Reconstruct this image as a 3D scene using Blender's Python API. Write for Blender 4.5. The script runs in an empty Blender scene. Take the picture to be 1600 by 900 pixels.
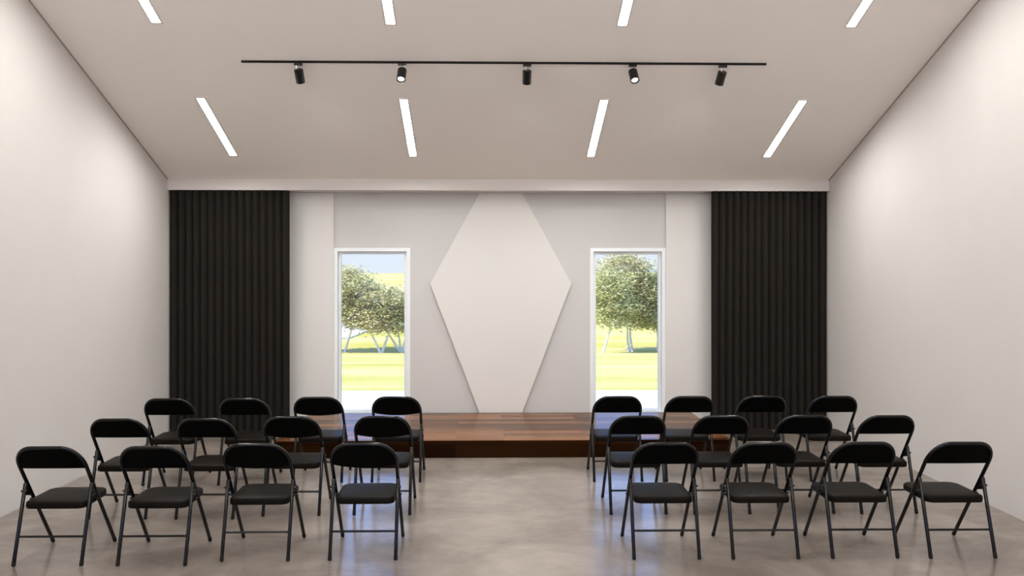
import bpy, bmesh, math, random
from mathutils import Vector, Matrix

random.seed(7)
S = bpy.context.scene
COL = S.collection
PI = math.pi

# ------------------------------------------------------------------ camera
H = 1.9                       # eye height
FPX = 1300.0                  # focal length in pixels of the 1600 px frame
cd = bpy.data.cameras.new('camera')
cam = bpy.data.objects.new('camera', cd)
COL.objects.link(cam)
cam.location = (0, 0, H)
cam.rotation_euler = (PI / 2, 0, -math.atan(0.02))
cd.sensor_fit = 'HORIZONTAL'
cd.sensor_width = 36
cd.lens = 36 * FPX / 1600
cd.shift_x = 14 / 1600
cd.shift_y = -26 / 1600
cd.clip_start = 0.05
cd.clip_end = 600
S.camera = cam

# ------------------------------------------------------------------ world, sun, exposure
SKY_STRENGTH = 1.0
SUN_STRENGTH = 8.0
STRIP_STRENGTH = 106.0
SPOT_WATTS = 22.0
LENS_STRENGTH = 1.6
w = bpy.data.worlds.new('sky')
S.world = w
w.use_nodes = True
nt = w.node_tree
nt.nodes.clear()
wo = nt.nodes.new('ShaderNodeOutputWorld')
bg = nt.nodes.new('ShaderNodeBackground')
tc = nt.nodes.new('ShaderNodeTexCoord')
sp = nt.nodes.new('ShaderNodeSeparateXYZ')
rp = nt.nodes.new('ShaderNodeValToRGB')
cr = rp.color_ramp
cr.elements[0].position = 0.0
cr.elements[0].color = (0.83, 0.90, 1.0, 1)
cr.elements[1].position = 1.0
cr.elements[1].color = (0.26, 0.52, 1.3, 1)
e = cr.elements.new(0.05); e.color = (0.80, 0.90, 1.08, 1)
e = cr.elements.new(0.18); e.color = (0.72, 1.15, 2.25, 1)
e = cr.elements.new(0.35); e.color = (0.68, 1.18, 2.5, 1)
nt.links.new(tc.outputs['Generated'], sp.inputs[0])
nt.links.new(sp.outputs['Z'], rp.inputs[0])
nt.links.new(rp.outputs[0], bg.inputs['Color'])
bg.inputs['Strength'].default_value = SKY_STRENGTH
nt.links.new(bg.outputs[0], wo.inputs[0])

sd = bpy.data.lights.new('sun', 'SUN')
sd.energy = SUN_STRENGTH
sd.color = (1.0, 0.96, 0.88)
sd.angle = math.radians(0.6)
sun = bpy.data.objects.new('sun', sd)
COL.objects.link(sun)
sun.location = (-30, -12, 30)
sun.rotation_euler = Vector((0.68, 0.25, -0.69)).to_track_quat('-Z', 'Y').to_euler()

S.view_settings.view_transform = 'Standard'
S.view_settings.look = 'None'
S.view_settings.gamma = 1.0
S.view_settings.use_curve_mapping = False
S.view_settings.exposure = 0.0
S.cycles.max_bounces = 14
S.cycles.diffuse_bounces = 8
S.cycles.transparent_max_bounces = 12
S.cycles.sample_clamp_indirect = 6.0
S.cycles.caustics_reflective = False
S.cycles.caustics_refractive = False

# ------------------------------------------------------------------ materials
def lin(c):
    return tuple(((v / 255) / 12.92 if v / 255 <= 0.04045 else (((v / 255) + 0.055) / 1.055) ** 2.4) for v in c) + (1,)

def mat(name, color, rough=0.5, metal=0.0, spec=0.5, noise=None, bump=None, coat=0.0):
    """noise=(scale, amount, detail): tone variation; bump=(scale, strength)."""
    m = bpy.data.materials.new(name)
    m.use_nodes = True
    t = m.node_tree
    b = t.nodes['Principled BSDF']
    col = color if len(color) == 4 else tuple(color) + (1,)
    b.inputs['Base Color'].default_value = col
    b.inputs['Roughness'].default_value = rough
    b.inputs['Metallic'].default_value = metal
    b.inputs['Specular IOR Level'].default_value = spec
    b.inputs['Coat Weight'].default_value = coat
    if noise or bump:
        co = t.nodes.new('ShaderNodeTexCoord')
    if noise:
        n = t.nodes.new('ShaderNodeTexNoise')
        n.inputs['Scale'].default_value = noise[0]
        n.inputs['Detail'].default_value = noise[2] if len(noise) > 2 else 4
        r = t.nodes.new('ShaderNodeValToRGB')
        r.color_ramp.elements[0].position = 0.3
        r.color_ramp.elements[1].position = 0.7
        k = noise[1]
        r.color_ramp.elements[0].color = tuple(c * (1 - k) for c in col[:3]) + (1,)
        r.color_ramp.elements[1].color = tuple(min(1, c * (1 + k)) for c in col[:3]) + (1,)
        t.links.new(co.outputs['Object'], n.inputs['Vector'])
        t.links.new(n.outputs['Fac'], r.inputs[0])
        t.links.new(r.outputs[0], b.inputs['Base Color'])
    if bump:
        n2 = t.nodes.new('ShaderNodeTexNoise')
        n2.inputs['Scale'].default_value = bump[0]
        n2.inputs['Detail'].default_value = 3
        bp = t.nodes.new('ShaderNodeBump')
        bp.inputs['Strength'].default_value = bump[1]
        bp.inputs['Distance'].default_value = 0.01
        t.links.new(co.outputs['Object'], n2.inputs['Vector'])
        t.links.new(n2.outputs['Fac'], bp.inputs['Height'])
        t.links.new(bp.outputs[0], b.inputs['Normal'])
    return m

M = {}
M['wall'] = mat('painted_wall', (0.66, 0.63, 0.605), 0.75, spec=0.2, noise=(1.3, 0.012), bump=(90, 0.03))
M['grey_wall'] = mat('grey_painted_wall', (0.64, 0.625, 0.615), 0.7, spec=0.2, noise=(1.0, 0.012))
M['panel'] = mat('cream_panel', (0.765, 0.75, 0.725), 0.6, spec=0.25, noise=(1.0, 0.01))
M['ceiling'] = mat('ceiling_paint', (0.97, 0.92, 0.865), 0.8, spec=0.15, noise=(0.9, 0.012))
M['beam'] = mat('beam_paint', (0.70, 0.66, 0.635), 0.75, spec=0.2, noise=(1.5, 0.01))
M['gap_shade'] = mat('gap_shade_tone', (0.36, 0.33, 0.30), 0.8, spec=0.1, noise=(4, 0.02))
M['trimwhite'] = mat('light_trim', (0.80, 0.77, 0.74), 0.5, noise=(4, 0.01))
M['frame'] = mat('window_frame_white', (0.92, 0.965, 1.0), 0.35, spec=0.5, noise=(30, 0.02))
M['curtain'] = mat('black_curtain_cloth', (0.021, 0.0185, 0.016), 0.95, spec=0.05, noise=(3, 0.04))
M['metal'] = mat('black_enamelled_tube', (0.0015, 0.0018, 0.0024), 0.2, spec=0.4, noise=(60, 0.1))
M['sheet'] = mat('black_sheet_metal', (0.0012, 0.0012, 0.0011), 0.5, spec=0.05, noise=(50, 0.1))
M['vinyl'] = mat('black_vinyl', (0.0085, 0.0065, 0.0050), 0.42, spec=0.045, noise=(120, 0.1), bump=(220, 0.06))
M['rubber'] = mat('black_rubber', (0.004, 0.004, 0.004), 0.7, spec=0.3, noise=(60, 0.1))
M['track'] = mat('black_track', (0.006, 0.005, 0.0045), 0.5, spec=0.4, noise=(60, 0.08))
M['spot'] = mat('black_gloss_housing', (0.006, 0.005, 0.004), 0.25, spec=0.35, noise=(60, 0.08))
M['chrome'] = mat('polished_steel', (0.75, 0.78, 0.82), 0.2, metal=1.0, noise=(60, 0.03))
M['paving'] = mat('pale_paving', (0.62, 0.60, 0.57), 0.8, noise=(3, 0.05), bump=(50, 0.2))
M['gravel_path'] = mat('pale_gravel', (0.62, 0.60, 0.56), 0.9, noise=(1.5, 0.05))
M['bark'] = mat('pale_bark', (0.80, 0.77, 0.73), 0.85, noise=(6, 0.12), bump=(30, 0.3))
M['roof'] = mat('roof_sheet', (0.30, 0.29, 0.28), 0.7, noise=(2, 0.05))

def emis(name, col, k):
    m = bpy.data.materials.new(name)
    m.use_nodes = True
    t = m.node_tree
    t.nodes.clear()
    o = t.nodes.new('ShaderNodeOutputMaterial')
    en = t.nodes.new('ShaderNodeEmission')
    en.inputs['Color'].default_value = tuple(col) + (1,)
    en.inputs['Strength'].default_value = k
    t.links.new(en.outputs[0], o.inputs[0])
    return m

M['diffuser'] = emis('lit_diffuser', (1.0, 0.985, 0.96), STRIP_STRENGTH)
M['lens'] = emis('lit_lens', (1.0, 0.96, 0.92), LENS_STRENGTH)

def glass():
    m = bpy.data.materials.new('window_glass')
    m.use_nodes = True
    t = m.node_tree
    t.nodes.clear()
    o = t.nodes.new('ShaderNodeOutputMaterial')
    mx = t.nodes.new('ShaderNodeMixShader')
    tr = t.nodes.new('ShaderNodeBsdfTransparent')
    gl = t.nodes.new('ShaderNodeBsdfGlossy')
    fr = t.nodes.new('ShaderNodeFresnel')
    fr.inputs['IOR'].default_value = 1.3
    tr.inputs['Color'].default_value = (0.97, 0.985, 0.985, 1)
    gl.inputs['Roughness'].default_value = 0.02
    t.links.new(fr.outputs[0], mx.inputs[0])
    t.links.new(tr.outputs[0], mx.inputs[1])
    t.links.new(gl.outputs[0], mx.inputs[2])
    t.links.new(mx.outputs[0], o.inputs[0])
    return m
M['glass'] = glass()

def concrete():
    m = bpy.data.materials.new('polished_concrete')
    m.use_nodes = True
    t = m.node_tree
    b = t.nodes['Principled BSDF']
    co = t.nodes.new('ShaderNodeTexCoord')
    def nz(scale, detail, dist=0.0, rough=0.55, vec=None):
        n = t.nodes.new('ShaderNodeTexNoise')
        n.inputs['Scale'].default_value = scale
        n.inputs['Detail'].default_value = detail
        n.inputs['Roughness'].default_value = rough
        n.inputs['Distortion'].default_value = dist
        t.links.new(vec or co.outputs['Object'], n.inputs['Vector'])
        return n.outputs['Fac']
    mp = t.nodes.new('ShaderNodeMapping')
    mp.inputs['Scale'].default_value = (0.8, 1.0, 1.0)
    t.links.new(co.outputs['Object'], mp.inputs['Vector'])
    a = nz(1.5, 7, 0.6, 0.6, mp.outputs[0])
    c = nz(7.0, 6, 0.3, 0.65, mp.outputs[0])
    ad = t.nodes.new('ShaderNodeMath'); ad.operation = 'MULTIPLY_ADD'
    t.links.new(c, ad.inputs[0]); ad.inputs[1].default_value = 0.3; t.links.new(a, ad.inputs[2])
    r = t.nodes.new('ShaderNodeValToRGB')
    r.color_ramp.elements[0].position = 0.50
    r.color_ramp.elements[0].color = (0.195, 0.163, 0.137, 1)
    r.color_ramp.elements[1].position = 0.82
    r.color_ramp.elements[1].color = (0.315, 0.272, 0.235, 1)
    t.links.new(ad.outputs[0], r.inputs[0])
    t.links.new(r.outputs[0], b.inputs['Base Color'])
    rr = t.nodes.new('ShaderNodeMapRange')
    rr.inputs['From Min'].default_value = 0.3; rr.inputs['From Max'].default_value = 0.7
    rr.inputs['To Min'].default_value = 0.16; rr.inputs['To Max'].default_value = 0.21
    t.links.new(c, rr.inputs['Value'])
    t.links.new(rr.outputs[0], b.inputs['Roughness'])
    b.inputs['Specular IOR Level'].default_value = 0.52
    return m
M['concrete'] = concrete()

def planks(name, dark, light, spec):
    m = bpy.data.materials.new(name)
    m.use_nodes = True
    t = m.node_tree
    b = t.nodes['Principled BSDF']
    co = t.nodes.new('ShaderNodeTexCoord')
    br = t.nodes.new('ShaderNodeTexBrick')
    br.offset = 0.37; br.offset_frequency = 2
    br.inputs['Scale'].default_value = 1.0
    br.inputs['Mortar Size'].default_value = 0.0012
    br.inputs['Brick Width'].default_value = 1.35
    br.inputs['Row Height'].default_value = 0.138
    br.inputs['Color1'].default_value = (0.0, 0.0, 0.0, 1)
    br.inputs['Color2'].default_value = (1.0, 1.0, 1.0, 1)
    br.inputs['Mortar'].default_value = (0.15, 0.15, 0.15, 1)
    sx = t.nodes.new('ShaderNodeSeparateXYZ')
    t.links.new(co.outputs['Object'], sx.inputs[0])
    # boards run along X on the top; on the front face the same boards continue in Z
    ad = t.nodes.new('ShaderNodeMath'); ad.operation = 'ADD'
    t.links.new(sx.outputs['Y'], ad.inputs[0]); t.links.new(sx.outputs['Z'], ad.inputs[1])
    cx = t.nodes.new('ShaderNodeCombineXYZ')
    t.links.new(sx.outputs['X'], cx.inputs['X']); t.links.new(ad.outputs[0], cx.inputs['Y'])
    t.links.new(cx.outputs[0], br.inputs['Vector'])
    mp = t.nodes.new('ShaderNodeMapping')
    mp.inputs['Scale'].default_value = (1.2, 26, 26)
    t.links.new(co.outputs['Object'], mp.inputs['Vector'])
    gr = t.nodes.new('ShaderNodeTexNoise')
    gr.inputs['Scale'].default_value = 1.0; gr.inputs['Detail'].default_value = 5; gr.inputs['Distortion'].default_value = 0.4
    t.links.new(mp.outputs[0], gr.inputs['Vector'])
    mx = t.nodes.new('ShaderNodeMix'); mx.data_type = 'FLOAT'
    mx.inputs[0].default_value = 0.28
    bw = t.nodes.new('ShaderNodeRGBToBW')
    t.links.new(br.outputs['Color'], bw.inputs[0])
    t.links.new(bw.outputs[0], mx.inputs[2]); t.links.new(gr.outputs['Fac'], mx.inputs[3])
    r = t.nodes.new('ShaderNodeValToRGB')
    r.color_ramp.elements[0].position = 0.1
    r.color_ramp.elements[0].color = tuple(dark) + (1,)
    r.color_ramp.elements[1].position = 0.9
    r.color_ramp.elements[1].color = tuple(light) + (1,)
    t.links.new(mx.outputs[0], r.inputs[0])
    t.links.new(r.outputs[0], b.inputs['Base Color'])
    b.inputs['Roughness'].default_value = 0.16
    b.inputs['Specular IOR Level'].default_value = spec
    return m
M['planks'] = planks('walnut_strip_boards', (0.034, 0.012, 0.004), (0.25, 0.110, 0.044), 0.06)
M['shaded_boards'] = planks('walnut_boards_shaded', (0.011, 0.0035, 0.0009), (0.030, 0.0115, 0.0028), 0.03)  # same walnut, with the shade of the upright faces put into its colour

def lawn_mat():
    m = bpy.data.materials.new('sunlit_grass')
    m.use_nodes = True
    t = m.node_tree
    b = t.nodes['Principled BSDF']
    co = t.nodes.new('ShaderNodeTexCoord')
    mp = t.nodes.new('ShaderNodeMapping')
    mp.inputs['Scale'].default_value = (0.10, 0.32, 0.0)
    t.links.new(co.outputs['Object'], mp.inputs['Vector'])
    n = t.nodes.new('ShaderNodeTexNoise')
    n.inputs['Scale'].default_value = 1.0; n.inputs['Detail'].default_value = 6; n.inputs['Roughness'].default_value = 0.6
    t.links.new(mp.outputs[0], n.inputs['Vector'])
    n2 = t.nodes.new('ShaderNodeTexNoise')
    n2.inputs['Scale'].default_value = 9.0; n2.inputs['Detail'].default_value = 5
    t.links.new(co.outputs['Object'], n2.inputs['Vector'])
    ad = t.nodes.new('ShaderNodeMath'); ad.operation = 'MULTIPLY_ADD'
    t.links.new(n2.outputs['Fac'], ad.inputs[0]); ad.inputs[1].default_value = 0.35; t.links.new(n.outputs['Fac'], ad.inputs[2])
    r = t.nodes.new('ShaderNodeValToRGB')
    r.color_ramp.elements[0].position = 0.50
    r.color_ramp.elements[0].color = (0.44, 0.385, 0.075, 1)
    r.color_ramp.elements[1].position = 0.85
    r.color_ramp.elements[1].color = (0.58, 0.525, 0.24, 1)
    t.links.new(ad.outputs[0], r.inputs[0])
    t.links.new(r.outputs[0], b.inputs['Base Color'])
    b.inputs['Roughness'].default_value = 0.9
    b.inputs['Specular IOR Level'].default_value = 0.1
    return m
M['lawn'] = lawn_mat()

def leaf_mat(name, c1, c2):
    m = bpy.data.materials.new(name)
    m.use_nodes = True
    t = m.node_tree
    t.nodes.clear()
    o = t.nodes.new('ShaderNodeOutputMaterial')
    co = t.nodes.new('ShaderNodeTexCoord')
    n = t.nodes.new('ShaderNodeTexNoise'); n.inputs['Scale'].default_value = 2.2; n.inputs['Detail'].default_value = 5
    r = t.nodes.new('ShaderNodeValToRGB')
    r.color_ramp.elements[0].position = 0.35; r.color_ramp.elements[0].color = tuple(c1) + (1,)
    r.color_ramp.elements[1].position = 0.65; r.color_ramp.elements[1].color = tuple(c2) + (1,)
    d = t.nodes.new('ShaderNodeBsdfDiffuse')
    tl = t.nodes.new('ShaderNodeBsdfTranslucent')
    mx = t.nodes.new('ShaderNodeMixShader'); mx.inputs[0].default_value = 0.33
    t.links.new(co.outputs['Object'], n.inputs['Vector'])
    t.links.new(n.outputs['Fac'], r.inputs[0])
    t.links.new(r.outputs[0], d.inputs['Color']); t.links.new(r.outputs[0], tl.inputs['Color'])
    t.links.new(d.outputs[0], mx.inputs[1]); t.links.new(tl.outputs[0], mx.inputs[2])
    t.links.new(mx.outputs[0], o.inputs[0])
    return m
M['leaf'] = leaf_mat('olive_leaves', (0.40, 0.38, 0.18), (0.78, 0.70, 0.44))
M['leaf_light'] = leaf_mat('pale_green_leaves', (0.40, 0.40, 0.17), (0.80, 0.78, 0.46))

# ------------------------------------------------------------------ mesh helpers
def link(name, bm, m, parent=None, smooth=None, recalc=True):
    if recalc:
        bmesh.ops.recalc_face_normals(bm, faces=bm.faces[:])
    if smooth is not None:
        lim = math.radians(smooth)
        for f in bm.faces:
            f.smooth = True
        for ed in bm.edges:
            ed.smooth = not (len(ed.link_faces) == 2 and ed.calc_face_angle(0) > lim)
    me = bpy.data.meshes.new(name)
    bm.to_mesh(me)
    bm.free()
    me.materials.append(m)
    o = bpy.data.objects.new(name, me)
    COL.objects.link(o)
    if parent:
        o.parent = parent
    return o

def empty(name, loc=(0, 0, 0), rot=(0, 0, 0)):
    o = bpy.data.objects.new(name, None)
    COL.objects.link(o)
    o.location = loc
    o.rotation_euler = rot
    o.empty_display_size = 0.1
    return o

def tag(o, label, cat, group=None):
    o['label'] = label
    o['category'] = cat
    if group:
        o['group'] = group
    return o

def struct(o):
    o['kind'] = 'structure'
    return o

def box(bm, x0, x1, y0, y1, z0, z1, bevel=0.0):
    r = bmesh.ops.create_cube(bm, size=1.0)
    vs = r['verts']
    for v in vs:
        v.co = Vector(((x0 + x1) / 2 + v.co.x * (x1 - x0), (y0 + y1) / 2 + v.co.y * (y1 - y0), (z0 + z1) / 2 + v.co.z * (z1 - z0)))
    if bevel:
        es = list({ed for v in vs for ed in v.link_edges})
        bmesh.ops.bevel(bm, geom=es, offset=bevel, segments=2, affect='EDGES', profile=0.5)

def prism(bm, pts, axis, a, b):
    """extrude a closed 2D outline; axis 'x': pts are (y,z); 'y': pts are (x,z)."""
    def P(p, t):
        return (t, p[0], p[1]) if axis == 'x' else (p[0], t, p[1])
    va = [bm.verts.new(P(p, a)) for p in pts]
    vb = [bm.verts.new(P(p, b)) for p in pts]
    n = len(pts)
    bm.faces.new(va)
    bm.faces.new(vb[::-1])
    for i in range(n):
        bm.faces.new((va[i], vb[i], vb[(i + 1) % n], va[(i + 1) % n]))

def tube(bm, pts, rad, n=12, dome=True):
    """round bar along a polyline; rad is a number or a list; rounded ends."""
    pts = [Vector(p) for p in pts]
    R = [rad] * len(pts) if not isinstance(rad, (list, tuple)) else list(rad)
    if dome:
        d0 = (pts[0] - pts[1]).normalized(); d1 = (pts[-1] - pts[-2]).normalized()
        r0, r1 = R[0], R[-1]
        pts = [pts[0] + d0 * 0.0, *pts[1:-1], pts[-1]]
        head = [(pts[0] + d0 * (r0 * 0.45), r0 * 0.62), (pts[0] + d0 * (r0 * 0.28), r0 * 0.88)]
        tail = [(pts[-1] + d1 * (r1 * 0.28), r1 * 0.88), (pts[-1] + d1 * (r1 * 0.45), r1 * 0.62)]
        pts = [p for p, _ in head] + pts + [p for p, _ in tail]
        R = [r for _, r in head] + R + [r for _, r in tail]
    rings = []
    t0 = (pts[1] - pts[0]).normalized()
    up = Vector((0, 0, 1)) if abs(t0.z) < 0.9 else Vector((1, 0, 0))
    nrm = (up - t0 * up.dot(t0)).normalized()
    for i, p in enumerate(pts):
        if i == 0:
            t = pts[1] - pts[0]
        elif i == len(pts) - 1:
            t = pts[-1] - pts[-2]
        else:
            t = (pts[i + 1] - pts[i]).normalized() + (pts[i] - pts[i - 1]).normalized()
        t.normalize()
        nrm = (nrm - t * nrm.dot(t)).normalized()
        bi = t.cross(nrm)
        rings.append([bm.verts.new(p + (nrm * math.cos(2 * PI * k / n) + bi * math.sin(2 * PI * k / n)) * R[i]) for k in range(n)])
    for a, b in zip(rings, rings[1:]):
        for k in range(n):
            bm.faces.new((a[k], a[(k + 1) % n], b[(k + 1) % n], b[k]))
    bm.faces.new(rings[0][::-1])
    bm.faces.new(rings[-1])

def lathe(bm, prof, n=24, mtx=None):
    """prof: (radius, z) list around local Z; closed at both ends."""
    rings = []
    for r, z in prof:
        rings.append([bm.verts.new((r * math.cos(2 * PI * k / n), r * math.sin(2 * PI * k / n), z)) for k in range(n)])
    for a, b in zip(rings, rings[1:]):
        for k in range(n):
            bm.faces.new((a[k], a[(k + 1) % n], b[(k + 1) % n], b[k]))
    bm.faces.new(rings[0][::-1])
    bm.faces.new(rings[-1])
    if mtx is not None:
        bmesh.ops.transform(bm, matrix=mtx, verts=[v for rg in rings for v in rg])

def wall_with_openings(bm, x0, x1, z0, z1, y0, y1, holes):
    xs = sorted({x0, x1, *[h[0] for h in holes], *[h[1] for h in holes]})
    zs = sorted({z0, z1, *[h[2] for h in holes], *[h[3] for h in holes]})
    def solid(i, j):
        if i < 0 or j < 0 or i >= len(xs) - 1 or j >= len(zs) - 1:
            return False
        cx, cz = (xs[i] + xs[i + 1]) / 2, (zs[j] + zs[j + 1]) / 2
        return not any(h[0] < cx < h[1] and h[2] < cz < h[3] for h in holes)
    V = {}
    def v(i, j, k):
        if (i, j, k) not in V:
            V[(i, j, k)] = bm.verts.new((xs[i], (y0, y1)[k], zs[j]))
        return V[(i, j, k)]
    for i in range(len(xs) - 1):
        for j in range(len(zs) - 1):
            if not solid(i, j):
                continue
            for k in (0, 1):
                bm.faces.new((v(i, j, k), v(i + 1, j, k), v(i + 1, j + 1, k), v(i, j + 1, k)))
            for di, dj, a, b in ((-1, 0, (i, j), (i, j + 1)), (1, 0, (i + 1, j), (i + 1, j + 1)), (0, -1, (i, j), (i + 1, j)), (0, 1, (i, j + 1), (i + 1, j + 1))):
                if not solid(i + di, j + dj):
                    bm.faces.new((v(*a, 0), v(*b, 0), v(*b, 1), v(*a, 1)))

# ------------------------------------------------------------------ room dimensions
XL, XR = -3.75, 4.09
YB = 10.18                    # grey back wall
YBEAM = 9.853
YREAR = -0.60
SL = 0.3845                   # roof pitch
YRIDGE = (YBEAM + YREAR) / 2
def zc(y):
    """underside of the ceiling"""
    return 2.992 + SL * ((YBEAM - y) if y >= YRIDGE else (y - YREAR))
ZB = 2.858                    # underside of the beam
TH = 0.20
STZ = 0.18                    # stage height
STY0, STY1 = 8.48, 10.128
STX0, STX1 = -2.14, 2.50

bm = bmesh.new(); box(bm, XL - TH, XR + TH, YREAR - TH, YB + TH, -0.15, 0.0)
struct(link('floor', bm, M['concrete']))

def gable(x0, x1, name):
    ya, yb = YREAR - TH, YB + TH
    bm = bmesh.new()
    prism(bm, [(ya, 0), (yb, 0), (yb, zc(yb) + 0.08), (YRIDGE, zc(YRIDGE) + 0.08), (ya, zc(ya) + 0.08)], 'x', x0, x1)
    return struct(link(name, bm, M['wall']))
gable(XL - TH, XL, 'wall_left')
gable(XR, XR + TH, 'wall_right')

WL = (-1.856, -0.930)
WR = (1.271, 2.198)
WZ0, WZ1 = 0.13, 2.186
bm = bmesh.new()
wall_with_openings(bm, XL, XR, 0, 2.95, YB, YB + TH, [(WL[0], WL[1], WZ0, WZ1), (WR[0], WR[1], WZ0, WZ1)])
struct(link('wall_back', bm, M['grey_wall']))

REAR = [(-3.4, -1.2, 0.1, 2.7), (-0.95, 1.25, 0.1, 2.7), (1.5, 3.7, 0.1, 2.7)]
bm = bmesh.new()
wall_with_openings(bm, XL, XR, 0, 2.95, YREAR - TH, YREAR, REAR)
struct(link('wall_rear', bm, M['wall']))

# ceiling: two sloping slabs meeting at the ridge, with eaves
bm = bmesh.new()
ye0, ye1 = YREAR - 1.3, YB + 0.25  # deep rear eave added to keep sun out of the rear openings
prism(bm, [(ye0, zc(ye0)), (YRIDGE, zc(YRIDGE)), (ye1, zc(ye1)), (ye1, zc(ye1) + 0.18), (YRIDGE, zc(YRIDGE) + 0.18), (ye0, zc(ye0) + 0.18)], 'x', XL - 0.6, XR + 0.6)
struct(link('ceiling', bm, M['ceiling']))

# beam (boxed soffit) over the stage wall
bm = bmesh.new()
prism(bm, [(YBEAM, ZB), (YB, ZB), (YB, zc(YB) - 0.001), (YBEAM, zc(YBEAM) - 0.001)], 'x', XL, XR)
struct(link('trim_1', bm, M['beam']))

# thin dark strip painting in shade where the walls meet the sloping ceiling
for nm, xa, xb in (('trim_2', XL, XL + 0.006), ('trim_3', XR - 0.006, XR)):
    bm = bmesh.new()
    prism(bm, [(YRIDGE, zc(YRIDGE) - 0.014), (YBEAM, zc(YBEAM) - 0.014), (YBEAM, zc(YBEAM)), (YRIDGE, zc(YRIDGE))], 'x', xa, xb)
    struct(link(nm, bm, M['gap_shade']))

# ------------------------------------------------------------------ windows
def window(name, x0, x1):
    z0, z1 = WZ0, WZ1
    f = 0.043
    root = empty(name, ((x0 + x1) / 2, YB, z0))
    struct(root)
    ox, oz = (x0 + x1) / 2, z0
    def ring(bm, a0, a1, b0, b1, fw, y0, y1, fb=None):
        fb = fw if fb is None else fb
        out = [(a0, b0), (a1, b0), (a1, b1), (a0, b1)]
        inn = [(a0 + fw, b0 + fb), (a1 - fw, b0 + fb), (a1 - fw, b1 - fw), (a0 + fw, b1 - fw)]
        V = [[bm.verts.new((p[0] - ox, y - YB, p[1] - oz)) for p in q] for y in (y0, y1) for q in (out, inn)]
        A, B, C, D = V
        for i in range(4):
            j = (i + 1) % 4
            bm.faces.new((A[i], A[j], B[j], B[i]))
            bm.faces.new((C[i], C[j], D[j], D[i]))
            bm.faces.new((A[i], A[j], C[j], C[i]))
            bm.faces.new((B[i], B[j], D[j], D[i]))
    bm = bmesh.new(); ring(bm, x0, x1, z0, z1, f, YB - 0.012, YB + 0.13, 0.055)
    struct(link('frame', bm, M['frame'], root))
    g = 0.0035
    bm = bmesh.new(); ring(bm, x0 + f + g, x1 - f - g, z0 + 0.055 + g, z1 - f - g, 0.030, YB + 0.045, YB + 0.095, 0.012)
    s = struct(link('sash', bm, M['frame'], root))
    bm = bmesh.new()
    box(bm, x0 + f + 0.03 - ox, x1 - f - 0.03 - ox, 0.066, 0.074, 0.055 + 0.012, z1 - f - 0.03 - oz)
    struct(link('pane', bm, M['glass'], root))
    # dark weather seal between frame and sash
    bm = bmesh.new(); ring(bm, x0 + f, x1 - f, z0 + 0.055, z1 - f, 0.0045, YB + 0.06, YB + 0.09, 0.0045)
    struct(link('seal', bm, M['rubber'], root))
window('window_1', *WL)
window('window_2', *WR)

# ------------------------------------------------------------------ wall panels
bm = bmesh.new(); box(bm, XL + 0.002, WL[0], YB - 0.04, YB, 0.0, ZB - 0.002)
tag(link('wall_panel', bm, M['panel']), 'plain cream wall panel between the window showing open sky and a black curtain', 'wall panel', 'plain panels beside the windows')
bm = bmesh.new(); box(bm, WR[1], XR - 0.002, YB - 0.04, YB, 0.0, ZB - 0.002)
tag(link('wall_panel', bm, M['panel']), 'plain cream wall panel between the window filled by a tall tree and a black curtain', 'wall panel', 'plain panels beside the windows')
bm = bmesh.new()
prism(bm, [(-0.085, STZ + 0.001), (0.438, STZ + 0.001), (1.037, 1.749), (0.4325, ZB - 0.002), (-0.081, ZB - 0.002), (-0.684, 1.749)], 'y', YB - 0.05, YB)
tag(link('hexagonal_wall_panel', bm, M['panel']), 'tall cream hexagonal panel on the grey wall behind the wooden stage', 'wall panel')

# ------------------------------------------------------------------ stage
st = empty('stage', ((STX0 + STX1) / 2, (STY0 + STY1) / 2, 0))
tag(st, 'low walnut strip-board stage in front of the grey wall', 'stage')
hw, hd = (STX1 - STX0) / 2, (STY1 - STY0) / 2
bm = bmesh.new(); box(bm, -hw, hw, -hd, hd, STZ - 0.008, STZ, 0.0015)
link('deck', bm, M['planks'], st)
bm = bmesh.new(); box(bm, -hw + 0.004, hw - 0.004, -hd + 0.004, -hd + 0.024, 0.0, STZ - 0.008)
link('front_board', bm, M['shaded_boards'], st)
for sx in (-1, 1):
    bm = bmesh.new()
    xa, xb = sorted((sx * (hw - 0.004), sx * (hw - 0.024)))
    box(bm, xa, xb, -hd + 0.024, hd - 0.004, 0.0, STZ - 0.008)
    link('side_board', bm, M['shaded_boards'], st)

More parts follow.
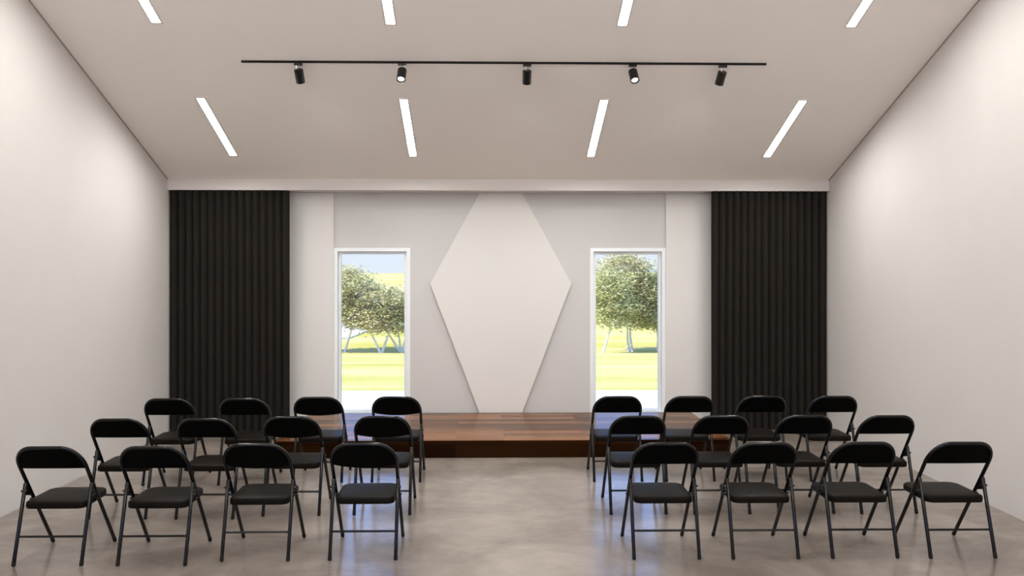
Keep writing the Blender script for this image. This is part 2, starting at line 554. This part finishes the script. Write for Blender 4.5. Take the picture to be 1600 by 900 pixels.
# ------------------------------------------------------------------ curtains
def curtain(x0, x1, label):
    npl = 16                           # pleats
    per = (x1 - x0) / npl
    n = npl * 14
    rows = [0.0, 0.02, 0.06, 0.5, 1.0, 1.6, 2.2, 2.6, 2.80, 2.84]
    zb, zt = 0.012, ZB - 0.003
    bm = bmesh.new()
    grid = {}
    for k, off in enumerate((0.0, 0.012)):
        for i in range(n + 1):
            x = x0 + (x1 - x0) * i / n
            u = (x - x0) / per
            for j, z in enumerate(rows):
                zz = zb + (zt - zb) * z / rows[-1]
                s = abs(math.sin(PI * u)) ** 0.9
                sway = 0.004 * math.sin(u * 0.9 + zz * 0.6)
                y = 9.917 - 0.046 * s + sway + off
                grid[(k, i, j)] = bm.verts.new((x, y, zz))
    R = len(rows)
    for k in (0, 1):
        for i in range(n):
            for j in range(R - 1):
                bm.faces.new((grid[(k, i, j)], grid[(k, i + 1, j)], grid[(k, i + 1, j + 1)], grid[(k, i, j + 1)]))
    for i in range(n):
        for j in (0, R - 1):
            bm.faces.new((grid[(0, i, j)], grid[(0, i + 1, j)], grid[(1, i + 1, j)], grid[(1, i, j)]))
    for j in range(R - 1):
        for i in (0, n):
            bm.faces.new((grid[(0, i, j)], grid[(0, i, j + 1)], grid[(1, i, j + 1)], grid[(1, i, j)]))
    o = link('curtain', bm, M['curtain'], smooth=50)
    tag(o, label, 'curtain', 'black pleated curtains')
curtain(-3.742, -2.336, 'black pleated curtain next to the window showing open sky above the trees')
curtain(2.698, 4.084, 'black pleated curtain next to the window filled by a tall leafy tree')

# ------------------------------------------------------------------ recessed strip lights
TILT = -math.atan(SL)
def strip_light(x, y, label, front=True):
    z = zc(y)
    root = empty('ceiling_light', (x, y, z), (TILT if front else -TILT, 0, 0))
    tag(root, label, 'ceiling light', 'recessed strip lights')
    L, W, b = 1.176 / 2, 0.107 / 2, 0.017
    bm = bmesh.new()
    out = [(-W, -L), (W, -L), (W, L), (-W, L)]
    inn = [(-W + b, -L + b), (W - b, -L + b), (W - b, L - b), (-W + b, L - b)]
    A = [bm.verts.new((p[0], p[1], -0.008)) for p in out]
    B = [bm.verts.new((p[0], p[1], -0.008)) for p in inn]
    C = [bm.verts.new((p[0], p[1], 0.0)) for p in out]
    D = [bm.verts.new((p[0], p[1], 0.0)) for p in inn]
    for i in range(4):
        j = (i + 1) % 4
        bm.faces.new((A[i], A[j], B[j], B[i])); bm.faces.new((C[i], C[j], D[j], D[i]))
        bm.faces.new((A[i], A[j], C[j], C[i])); bm.faces.new((B[i], B[j], D[j], D[i]))
    link('frame', bm, M['trimwhite'], root)
    bm = bmesh.new(); box(bm, -W + b, W - b, -L + b, L - b, -0.004, -0.0005)
    link('diffuser', bm, M['diffuser'], root)
LX = (-2.815, -0.820, 1.171, 3.160)
ROWLAB = ((8.787, 'strip light between spotlight track and beam', True), (6.624, 'strip light crossing the top edge', True),
          (2 * YRIDGE - 8.787, 'strip light close to the rear wall', False), (2 * YRIDGE - 6.624, 'strip light just behind the ridge', False))
WHERE = ('outermost, on the open-sky window side', 'above the open-sky window',
         'above the window filled by trees', 'outermost, on the tree-filled window side')
for yc, row, fr_ in ROWLAB:
    for x, wh in zip(LX, WHERE):
        strip_light(x, yc, f'white {row}, {wh}', fr_)

# ------------------------------------------------------------------ spotlight track
TY, TX0, TX1 = 7.675, -2.246, 2.597
ztr = zc(TY)
tr = empty('light_track', ((TX0 + TX1) / 2, TY, ztr), (TILT, 0, 0))
tag(tr, 'long thin black track on the sloping ceiling holding five spotlights', 'light track')
hl = (TX1 - TX0) / 2
bm = bmesh.new()
prof = [(-0.010, 0.0), (-0.010, -0.013), (-0.004, -0.013), (-0.004, -0.008), (0.004, -0.008), (0.004, -0.013), (0.010, -0.013), (0.010, 0.0)]
prism(bm, prof, 'x', -hl + 0.008, hl - 0.008)
link('rail', bm, M['track'], tr)
for sx in (-1, 1):
    bm = bmesh.new()
    xa, xb = sorted((sx * hl, sx * (hl - 0.008)))
    box(bm, xa, xb, -0.0105, 0.0105, -0.0135, 0.0, 0.001)
    link('end_cap', bm, M['track'], tr)

rad = math.radians
def spotlight(x, pitch, roll, arm_dx, label):
    """pitch > 0: aims at the stage; roll: sideways lean."""
    root = empty('track_spotlight', (x, TY, ztr - 0.018), (0, 0, 0))
    tag(root, label, 'spotlight', 'spotlights on the ceiling track')
    bm = bmesh.new(); box(bm, -0.037, 0.037, -0.017, 0.017, -0.021, 0.002, 0.002)
    ad = link('adapter', bm, M['spot'], root)
    # pivot of the housing
    pv = Vector((0.0, 0.0, -0.055))
    bm = bmesh.new()
    tube(bm, [(arm_dx, 0, -0.018), (arm_dx, 0, -0.058)], 0.0065, 10, dome=False)
    link('arm', bm, M['chrome'], root)
    R = Matrix.Translation(pv) @ Matrix.Rotation(roll, 4, 'Y') @ Matrix.Rotation(pitch, 4, 'X')
    r, L = 0.0415, 0.128
    bm = bmesh.new()
    lathe(bm, [(0.010, -0.004), (r - 0.004, -0.004), (r, -0.008), (r, -L), (r - 0.003, -L - 0.002), (r - 0.007, -L + 0.001), (r - 0.010, -L + 0.014), (0.004, -L + 0.014)], 28, R)
    link('housing', bm, M['spot'], root, smooth=40)
    bm = bmesh.new()
    lathe(bm, [(0.003, -L + 0.0135), (r - 0.0105, -L + 0.0135), (r - 0.0108, -L + 0.008), (0.003, -L + 0.006)], 24, R)
    link('lens', bm, M['lens'], root, smooth=60)
    if pitch > 0:                       # the three heads turned to the stage
        ld = bpy.data.lights.new('spot_beam', 'SPOT')
        ld.energy = SPOT_WATTS
        ld.color = (1.0, 0.99, 0.98)
        ld.spot_size = rad(110)
        ld.spot_blend = 1.0
        ld.shadow_soft_size = 0.025
        lo = bpy.data.objects.new('spot_beam', ld)
        COL.objects.link(lo)
        lo.parent = root
        lo.matrix_local = R @ Matrix.Translation((0, 0, -L - 0.01))
spotlight(-1.726, rad(34), rad(-3), -0.016, 'black cylinder spotlight at the track end above the window showing open sky')
spotlight(-0.774, rad(-33), rad(3), 0.010, 'black spotlight with bright lens, second along the track from its sky-view window end')
spotlight(0.376, rad(34), 0.0, -0.010, 'black cylinder spotlight in the middle of the ceiling track')
spotlight(1.353, rad(-33), rad(-5), 0.010, 'black spotlight with bright lens, second along the track from its tree-filled window end')
spotlight(2.192, rad(34), rad(8), -0.012, 'black cylinder spotlight at the track end above the tree-filled window')

# ------------------------------------------------------------------ folding chairs
RT = 0.0122                   # tube radius
XS = 0.2145                   # half spacing of the side tubes
YF = 0.25                     # rear feet sit at local y = -YF
def tubeline(z, x):
    return Vector((x, 0.51 - YF - 0.677 * z, z))
def link_child(name, bm, m, p, smooth=40):
    return link(name, bm, m, p, smooth=smooth)

def make_chair(curved):
    root = empty('folding_chair')
    # --- seat: padded rounded pan
    w2, y0, y1 = 0.197, 0.085 - YF, 0.465 - YF
    def outline(ins, n=7):
        pts = []
        rr, rf = max(0.014, 0.050 - ins * 0.5), max(0.016, 0.070 - ins * 0.5)
        for cx, cy, r, a0 in ((w2 - ins - rr, y0 + ins + rr, rr, -90), (w2 - ins - rf, y1 - ins - rf, rf, 0), (-w2 + ins + rf, y1 - ins - rf, rf, 90), (-w2 + ins + rr, y0 + ins + rr, rr, 180)):
            for k in range(n):
                a = rad(a0 + 90 * k / (n - 1))
                pts.append((cx + r * math.cos(a), cy + r * math.sin(a)))
        return pts
    bm = bmesh.new()
    zt = 0.398
    layers = [(0.012, zt - 0.046), (0.002, zt - 0.043), (0.0, zt - 0.038), (0.0, zt - 0.012), (0.002, zt - 0.006), (0.008, zt - 0.001), (0.020, zt + 0.002), (0.06, zt + 0.005), (0.11, zt + 0.007)]
    rings = []
    for ins, z in layers:
        rings.append([bm.verts.new((x, y, z + 0.012 * (y + 0.02))) for x, y in outline(ins)])
    n = len(rings[0])
    for a, b in zip(rings, rings[1:]):
        for k in range(n):
            bm.faces.new((a[k], a[(k + 1) % n], b[(k + 1) % n], b[k]))
    bm.faces.new(rings[0][::-1])
    bm.faces.new(rings[-1])
    link('seat', bm, M['vinyl'], root, smooth=50)
    # --- back frame: inverted U of tube from the seat up
    zlow, ztop, rx, rz = 0.40, 0.770, 0.120, 0.133
    pts = [tubeline(zlow + (ztop - rz - zlow) * k / 4, -XS) for k in range(5)]
    for k in range(1, 9):
        a = rad(180 - 90 * k / 8)
        pts.append(tubeline(ztop - rz + rz * math.sin(a), -XS + rx + rx * math.cos(a)))
    for k in range(0, 9):
        a = rad(90 - 90 * k / 8)
        pts.append(tubeline(ztop - rz + rz * math.sin(a), XS - rx + rx * math.cos(a)))
    pts += [tubeline(ztop - rz - (ztop - rz - zlow) * k / 4, XS) for k in range(1, 5)]
    bm = bmesh.new(); tube(bm, pts, RT, 12, dome=False)
    link('back_frame', bm, M['metal'], root, smooth=40)
    # --- backrest sheet
    bm = bmesh.new()
    nx, nz = 24, 6
    zb = 0.617
    bow = 0.030 if curved else 0.006
    g = {}
    xm = XS - 0.004
    for s, off in ((0, 0.0), (1, 0.009)):
        for i in range(nx + 1):
            x = -xm + 2 * xm * i / nx
            ax = abs(x)
            cx = XS - rx
            top = ztop - 0.003
            if ax > cx:
                top = ztop - rz + (rz - 0.003) * math.sqrt(max(0.0, 1 - ((ax - cx) / (rx - 0.003)) ** 2))
            top = max(top, zb + 0.02)
            for j in range(nz + 1):
                z = zb + (top - zb) * j / nz
                p = tubeline(z, x)
                fade = 1 - (z - zb) / (ztop - zb)
                p.y += -bow * (1 - (x / xm) ** 2) * (0.35 + 0.65 * fade) + off - 0.004
                if curved:
                    p.z += -0.016 * (1 - (x / xm) ** 2) * fade
                g[(s, i, j)] = bm.verts.new(p)
    for s in (0, 1):
        for i in range(nx):
            for j in range(nz):
                bm.faces.new((g[(s, i, j)], g[(s, i + 1, j)], g[(s, i + 1, j + 1)], g[(s, i, j + 1)]))
    for i in range(nx):
        for j in (0, nz):
            bm.faces.new((g[(0, i, j)], g[(0, i + 1, j)], g[(1, i + 1, j)], g[(1, i, j)]))
    for j in range(nz):
        for i in (0, nx):
            bm.faces.new((g[(0, i, j)], g[(0, i, j + 1)], g[(1, i, j + 1)], g[(1, i, j)]))
    link('backrest', bm, M['sheet'], root, smooth=40)
    # --- legs
    cap = 0.030
    for sx in (-1, 1):
        d = (tubeline(0.4, 0) - tubeline(0.0, 0)).normalized()
        foot = tubeline(0.010, sx * XS)
        bm = bmesh.new(); tube(bm, [tubeline(zlow, sx * XS), foot + d * cap * 0.8], RT, 12, dome=False)
        lg = link('leg', bm, M['metal'], root, smooth=40)
        bm = bmesh.new(); tube(bm, [foot, foot + d * 0.006, foot + d * cap], [RT + 0.0002, RT + 0.0010, RT + 0.0007], 12)
        link('foot_cap', bm, M['rubber'], lg, smooth=40)
    topz = 0.502
    for sx in (-1, 1):
        a = Vector((sx * (XS + 0.001), 0.012 - YF, 0.010)); b = Vector((sx * (XS + 0.001), 0.152 - YF, topz))
        d = (b - a).normalized()
        bm = bmesh.new(); tube(bm, [b, a + d * cap * 0.8], RT, 12)
        lg = link('leg', bm, M['metal'], root, smooth=40)
        bm = bmesh.new(); tube(bm, [a, a + d * 0.006, a + d * cap], [RT + 0.0002, RT + 0.0010, RT + 0.0007], 12)
        link('foot_cap', bm, M['rubber'], lg, smooth=40)
        # hinge bracket joining the rear leg to the side tube
        bm = bmesh.new()
        x0, x1 = sorted((sx * (XS - 0.004), sx * (XS + 0.004)))
        prism(bm, [(0.148 - YF, 0.495), (0.178 - YF, 0.488), (0.222 - YF, 0.425), (0.200 - YF, 0.412), (0.130 - YF, 0.432)], 'x', x0, x1)
        tube(bm, [(sx * (XS - 0.012), 0.142 - YF, 0.455), (sx * (XS + 0.021), 0.142 - YF, 0.455)], 0.007, 8)
        tube(bm, [(sx * (XS - 0.028), 0.239 - YF, 0.380), (sx * (XS + 0.017), 0.239 - YF, 0.380)], 0.006, 8)
        link('hinge_bracket', bm, M['metal'], root, smooth=40)
    # --- stretcher between the rear legs
    t = 0.181
    y = 0.012 - YF + (0.152 - 0.012) * (t - 0.01) / (topz - 0.01)
    bm = bmesh.new(); tube(bm, [(-XS, y, t), (XS, y, t)], 0.0075, 10, dome=False)
    link('stretcher', bm, M['metal'], root, smooth=40)
    return root

def copy_thing(root):
    r = root.copy(); COL.objects.link(r)
    for ch in root.children:
        c = ch.copy(); COL.objects.link(c); c.parent = r
        for gc in ch.children:
            d = gc.copy(); COL.objects.link(d); d.parent = c
    return r

protos = {}
def place_chair(x, yrear, curved, label, group, rz=0.0):
    if curved not in protos:
        protos[curved] = make_chair(curved)
        r = protos[curved]
    else:
        r = copy_thing(protos[curved])
    r.location = (x, yrear + YF - 0.012 + 0.012, 0.0)
    r.rotation_euler = (0, 0, rz)
    tag(r, label, 'chair', group)
    return r

LCOL = [(-2.820, 5.390), (-2.155, 5.385), (-1.513, 5.455), (-0.811, 5.460)]
RCOL = [(1.186, 5.435), (1.840, 5.430), (2.500, 5.430), (3.145, 5.415)]
PITCH = 1.006
ROWS = (('row farthest from the stage', 0), ('middle row', 1), ('row nearest the stage', 2))
ROWS = (('last row', 0), ('middle row', 1), ('row by the stage', 2))
LPOS = ('by the side wall', 'second from the side wall', 'second from the aisle', 'on the aisle')
RPOS = ('on the aisle', 'second from the aisle', 'second from the side wall', 'by the side wall')
for rn, k in ROWS:
    for i, (x, y) in enumerate(LCOL):
        kind = 'bowed-back' if i > 1 else 'flat-back'
        place_chair(x, y + PITCH * k, i > 1, f'black {kind} folding chair {LPOS[i]}, {rn}, left block', 'black folding chairs left of the aisle')
for rn, k in ROWS:
    for i, (x, y) in enumerate(RCOL):
        place_chair(x, y + (PITCH + 0.003) * k, False, f'black flat-back folding chair {RPOS[i]}, {rn}, right block', 'black folding chairs right of the aisle')

# ------------------------------------------------------------------ outside: paving, lawn, path, trees
bm = bmesh.new(); box(bm, -30, 30, YB + TH, 13.28, -0.2, 0.0)
struct(link('pavement', bm, M['paving']))

bm = bmesh.new(); box(bm, -14, 14, -12, YREAR - TH, -0.2, -0.02)  # unseen terrace added behind the room to bounce sunlight onto the ceiling
struct(link('pavement', bm, M['paving']))

def gz(y):
    """ground profile: the lawn dips to the trees, then climbs as a long low hill"""
    pts = [(13.28, -0.005), (50.0, -3.0), (54.0, -3.02), (75, -2.2), (110, -0.6), (150, 1.2), (165, 1.4), (200, 1.35), (320, 1.0)]
    for (a, za), (b, zb) in zip(pts, pts[1:]):
        if y <= b:
            return za + (zb - za) * (y - a) / (b - a)
    return pts[-1][1]
ysamp = [13.28, 18, 24, 30, 36, 42, 50, 54, 60, 67, 75, 90, 110, 130, 150, 165, 200, 320]
bm = bmesh.new()
xsamp = [-160, -110, -70, -40, -20, 0, 20, 40, 70, 110, 160]
G = {}
for i, x in enumerate(xsamp):
    for j, y in enumerate(ysamp):
        und = 0.0 if y < 40 else 0.006 * (y - 40) * math.sin(x * 0.03 + 1.0) * 0.4
        G[(i, j)] = bm.verts.new((x, y, gz(y) + und))
for i in range(len(xsamp) - 1):
    for j in range(len(ysamp) - 1):
        bm.faces.new((G[(i, j)], G[(i + 1, j)], G[(i + 1, j + 1)], G[(i, j + 1)]))
o = link('lawn', bm, M['lawn'], smooth=80)
struct(o)

# pale path winding up the hill
bm = bmesh.new()
pa = [(-30, 63), (-17, 60), (-12.5, 62), (-12.0, 75), (-13.5, 95)]
pb = [(-30, 55.5), (-17, 56.0), (-9.6, 58.5), (-7.6, 72), (-8.5, 95)]
def und(x, y):
    return 0.0 if y < 40 else 0.006 * (y - 40) * math.sin(x * 0.03 + 1.0) * 0.4
top = []
for (x, y), (x2, y2) in zip(pa, pb):
    top.append((bm.verts.new((x, y, gz(y) + und(x, y) + 0.08)), bm.verts.new((x2, y2, gz(y2) + und(x2, y2) + 0.08)),
                bm.verts.new((x, y, gz(y) + und(x, y) - 0.5)), bm.verts.new((x2, y2, gz(y2) + und(x2, y2) - 0.5))))
for a, b in zip(top, top[1:]):
    bm.faces.new((a[0], a[1], b[1], b[0])); bm.faces.new((a[2], a[3], b[3], b[2]))
    bm.faces.new((a[0], b[0], b[2], a[2])); bm.faces.new((a[1], b[1], b[3], a[3]))
bm.faces.new((top[0][0], top[0][1], top[0][3], top[0][2])); bm.faces.new((top[-1][0], top[-1][1], top[-1][3], top[-1][2]))
struct(link('path', bm, M['gravel_path']))

def leaf(bm, p, rnd, s):
    a = rnd.uniform(0, 2 * PI)
    tilt = rnd.uniform(-0.9, 0.9)
    u = Vector((math.cos(a), math.sin(a), rnd.uniform(-0.5, 0.3))).normalized()
    v = Vector((-math.sin(a) * math.cos(tilt), math.cos(a) * math.cos(tilt), math.sin(tilt)))
    l, wd = s * rnd.uniform(0.7, 1.3), s * rnd.uniform(0.35, 0.55)
    q = [p - u * l * 0.5, p + v * wd * 0.5, p + u * l * 0.5 - Vector((0, 0, l * 0.08)), p - v * wd * 0.5]
    bm.faces.new([bm.verts.new(x) for x in q])

def tree(x, y, blobs, stems, label, m, seed, nleaf=4200, ls=0.23):
    """blobs: (dx, dy, z0, rx, ry, rz) crown masses relative to the base; stems: lists of points."""
    rnd = random.Random(seed)
    zb = gz(y) + und(x, y)
    root = empty('tree', (x, y, zb))
    tag(root, label, 'tree', 'trees on the lawn')
    for st_ in stems:
        bm = bmesh.new()
        n = len(st_)
        pts = [Vector(p) for p in st_]
        r0 = 0.085
        tube(bm, pts, [r0 * (1 - 0.65 * i / (n - 1)) for i in range(n)], 8, dome=False)
        link('trunk', bm, M['bark'], root, smooth=60)
    bm = bmesh.new()
    nleaf = int(nleaf * 2.3)
    tot = sum(b[3] * b[4] * b[5] for b in blobs)
    for (dx, dy, z0, rx, ry, rz) in blobs:
        k = int(nleaf * rx * ry * rz / tot)
        ncl = max(10, k // 34)
        for c in range(ncl):
            d = Vector((rnd.gauss(0, 1), rnd.gauss(0, 1), rnd.gauss(0, 1))).normalized()
            rr = rnd.uniform(0.45, 1.0) ** 0.6
            ctr = Vector((dx + d.x * rx * rr, dy + d.y * ry * rr, z0 + d.z * rz * rr))
            sx = rnd.uniform(0.28, 0.5)
            for _ in range(k // ncl):
                p = ctr + Vector((rnd.gauss(0, sx), rnd.gauss(0, sx), rnd.gauss(0, sx * 0.38)))
                leaf(bm, p, rnd, ls)
    link('foliage', bm, m, root, recalc=False)

V1 = [[(0, 0, -0.05), (-0.35, 0, 0.7), (-0.8, 0.1, 1.5), (-1.1, 0.1, 2.2)], [(0.05, 0, -0.05), (0.3, 0.1, 0.7), (0.6, 0.0, 1.5), (0.7, 0, 2.2)]]
V2 = [[(0, 0, -0.05), (-0.4, 0, 0.6), (-0.95, 0.1, 1.4), (-1.2, 0.1, 2.1)], [(0.06, 0, -0.05), (0.25, 0.1, 0.7), (0.45, 0.0, 1.5), (0.6, 0, 2.2)], [(0.0, 0.05, -0.05), (-0.1, 0.1, 0.8), (-0.3, 0.1, 1.8)]]
V3 = [[(0, 0, -0.05), (-0.08, 0, 0.8), (-0.1, 0, 1.7), (0.1, 0, 2.8)], [(0.22, 0.02, -0.05), (0.1, 0.0, 0.8), (0.05, 0.0, 1.8), (-0.2, 0, 2.6)]]
V4 = [[(0, 0, -0.05), (0.2, 0, 0.6), (0.42, 0, 1.3), (0.6, 0, 2.2)]]
V5 = [[(0, 0, -0.05), (0.03, 0, 0.8), (-0.1, 0, 1.6), (0.1, 0, 2.6)]]
tree(-8.6, 50.6, [(-0.3, 0, 3.9, 2.1, 1.9, 1.35), (0.6, 0.2, 2.6, 1.9, 1.6, 1.15), (-1.4, 0, 2.6, 1.4, 1.5, 1.1)], V4, 'dark olive tree with the tallest crown in the sky-view window', M['leaf'], 3, 5200)
tree(-6.3, 49.8, [(0, 0, 3.0, 1.55, 1.4, 1.0), (0.3, 0.1, 2.0, 1.5, 1.2, 0.8), (-0.4, 0, 2.1, 1.2, 1.2, 0.8)], V1, 'olive tree on two pale stems parting low in a V', M['leaf'], 5, 3600)
tree(-5.15, 50.2, [(0.3, 0, 2.6, 1.35, 1.3, 0.9), (0.7, 0, 1.9, 1.1, 1.2, 0.7)], V2, 'small pale green tree on three stems beside the white jamb facing the hexagon panel', M['leaf_light'], 8, 2800)
tree(8.65, 50.4, [(-0.3, 0, 4.6, 1.7, 1.6, 1.5), (-0.2, 0, 3.0, 2.0, 1.7, 1.3), (0.5, 0.2, 2.3, 1.5, 1.4, 0.8)], V3, 'tallest tree, dense olive crown on a double pale trunk', M['leaf'], 13, 5600)
tree(10.5, 50.8, [(0, 0, 3.6, 1.3, 1.3, 1.3), (-0.2, 0, 2.3, 1.4, 1.3, 0.9)], V5, 'pale green tree close to the window frame beside the black curtain', M['leaf_light'], 21, 3200)
tree(6.75, 48.2, [(0.2, 0, 3.7, 1.2, 1.3, 1.2), (0.6, 0, 2.4, 1.3, 1.2, 0.9)], V4, 'tree with a single leaning pale trunk', M['leaf_light'], 34, 3000)
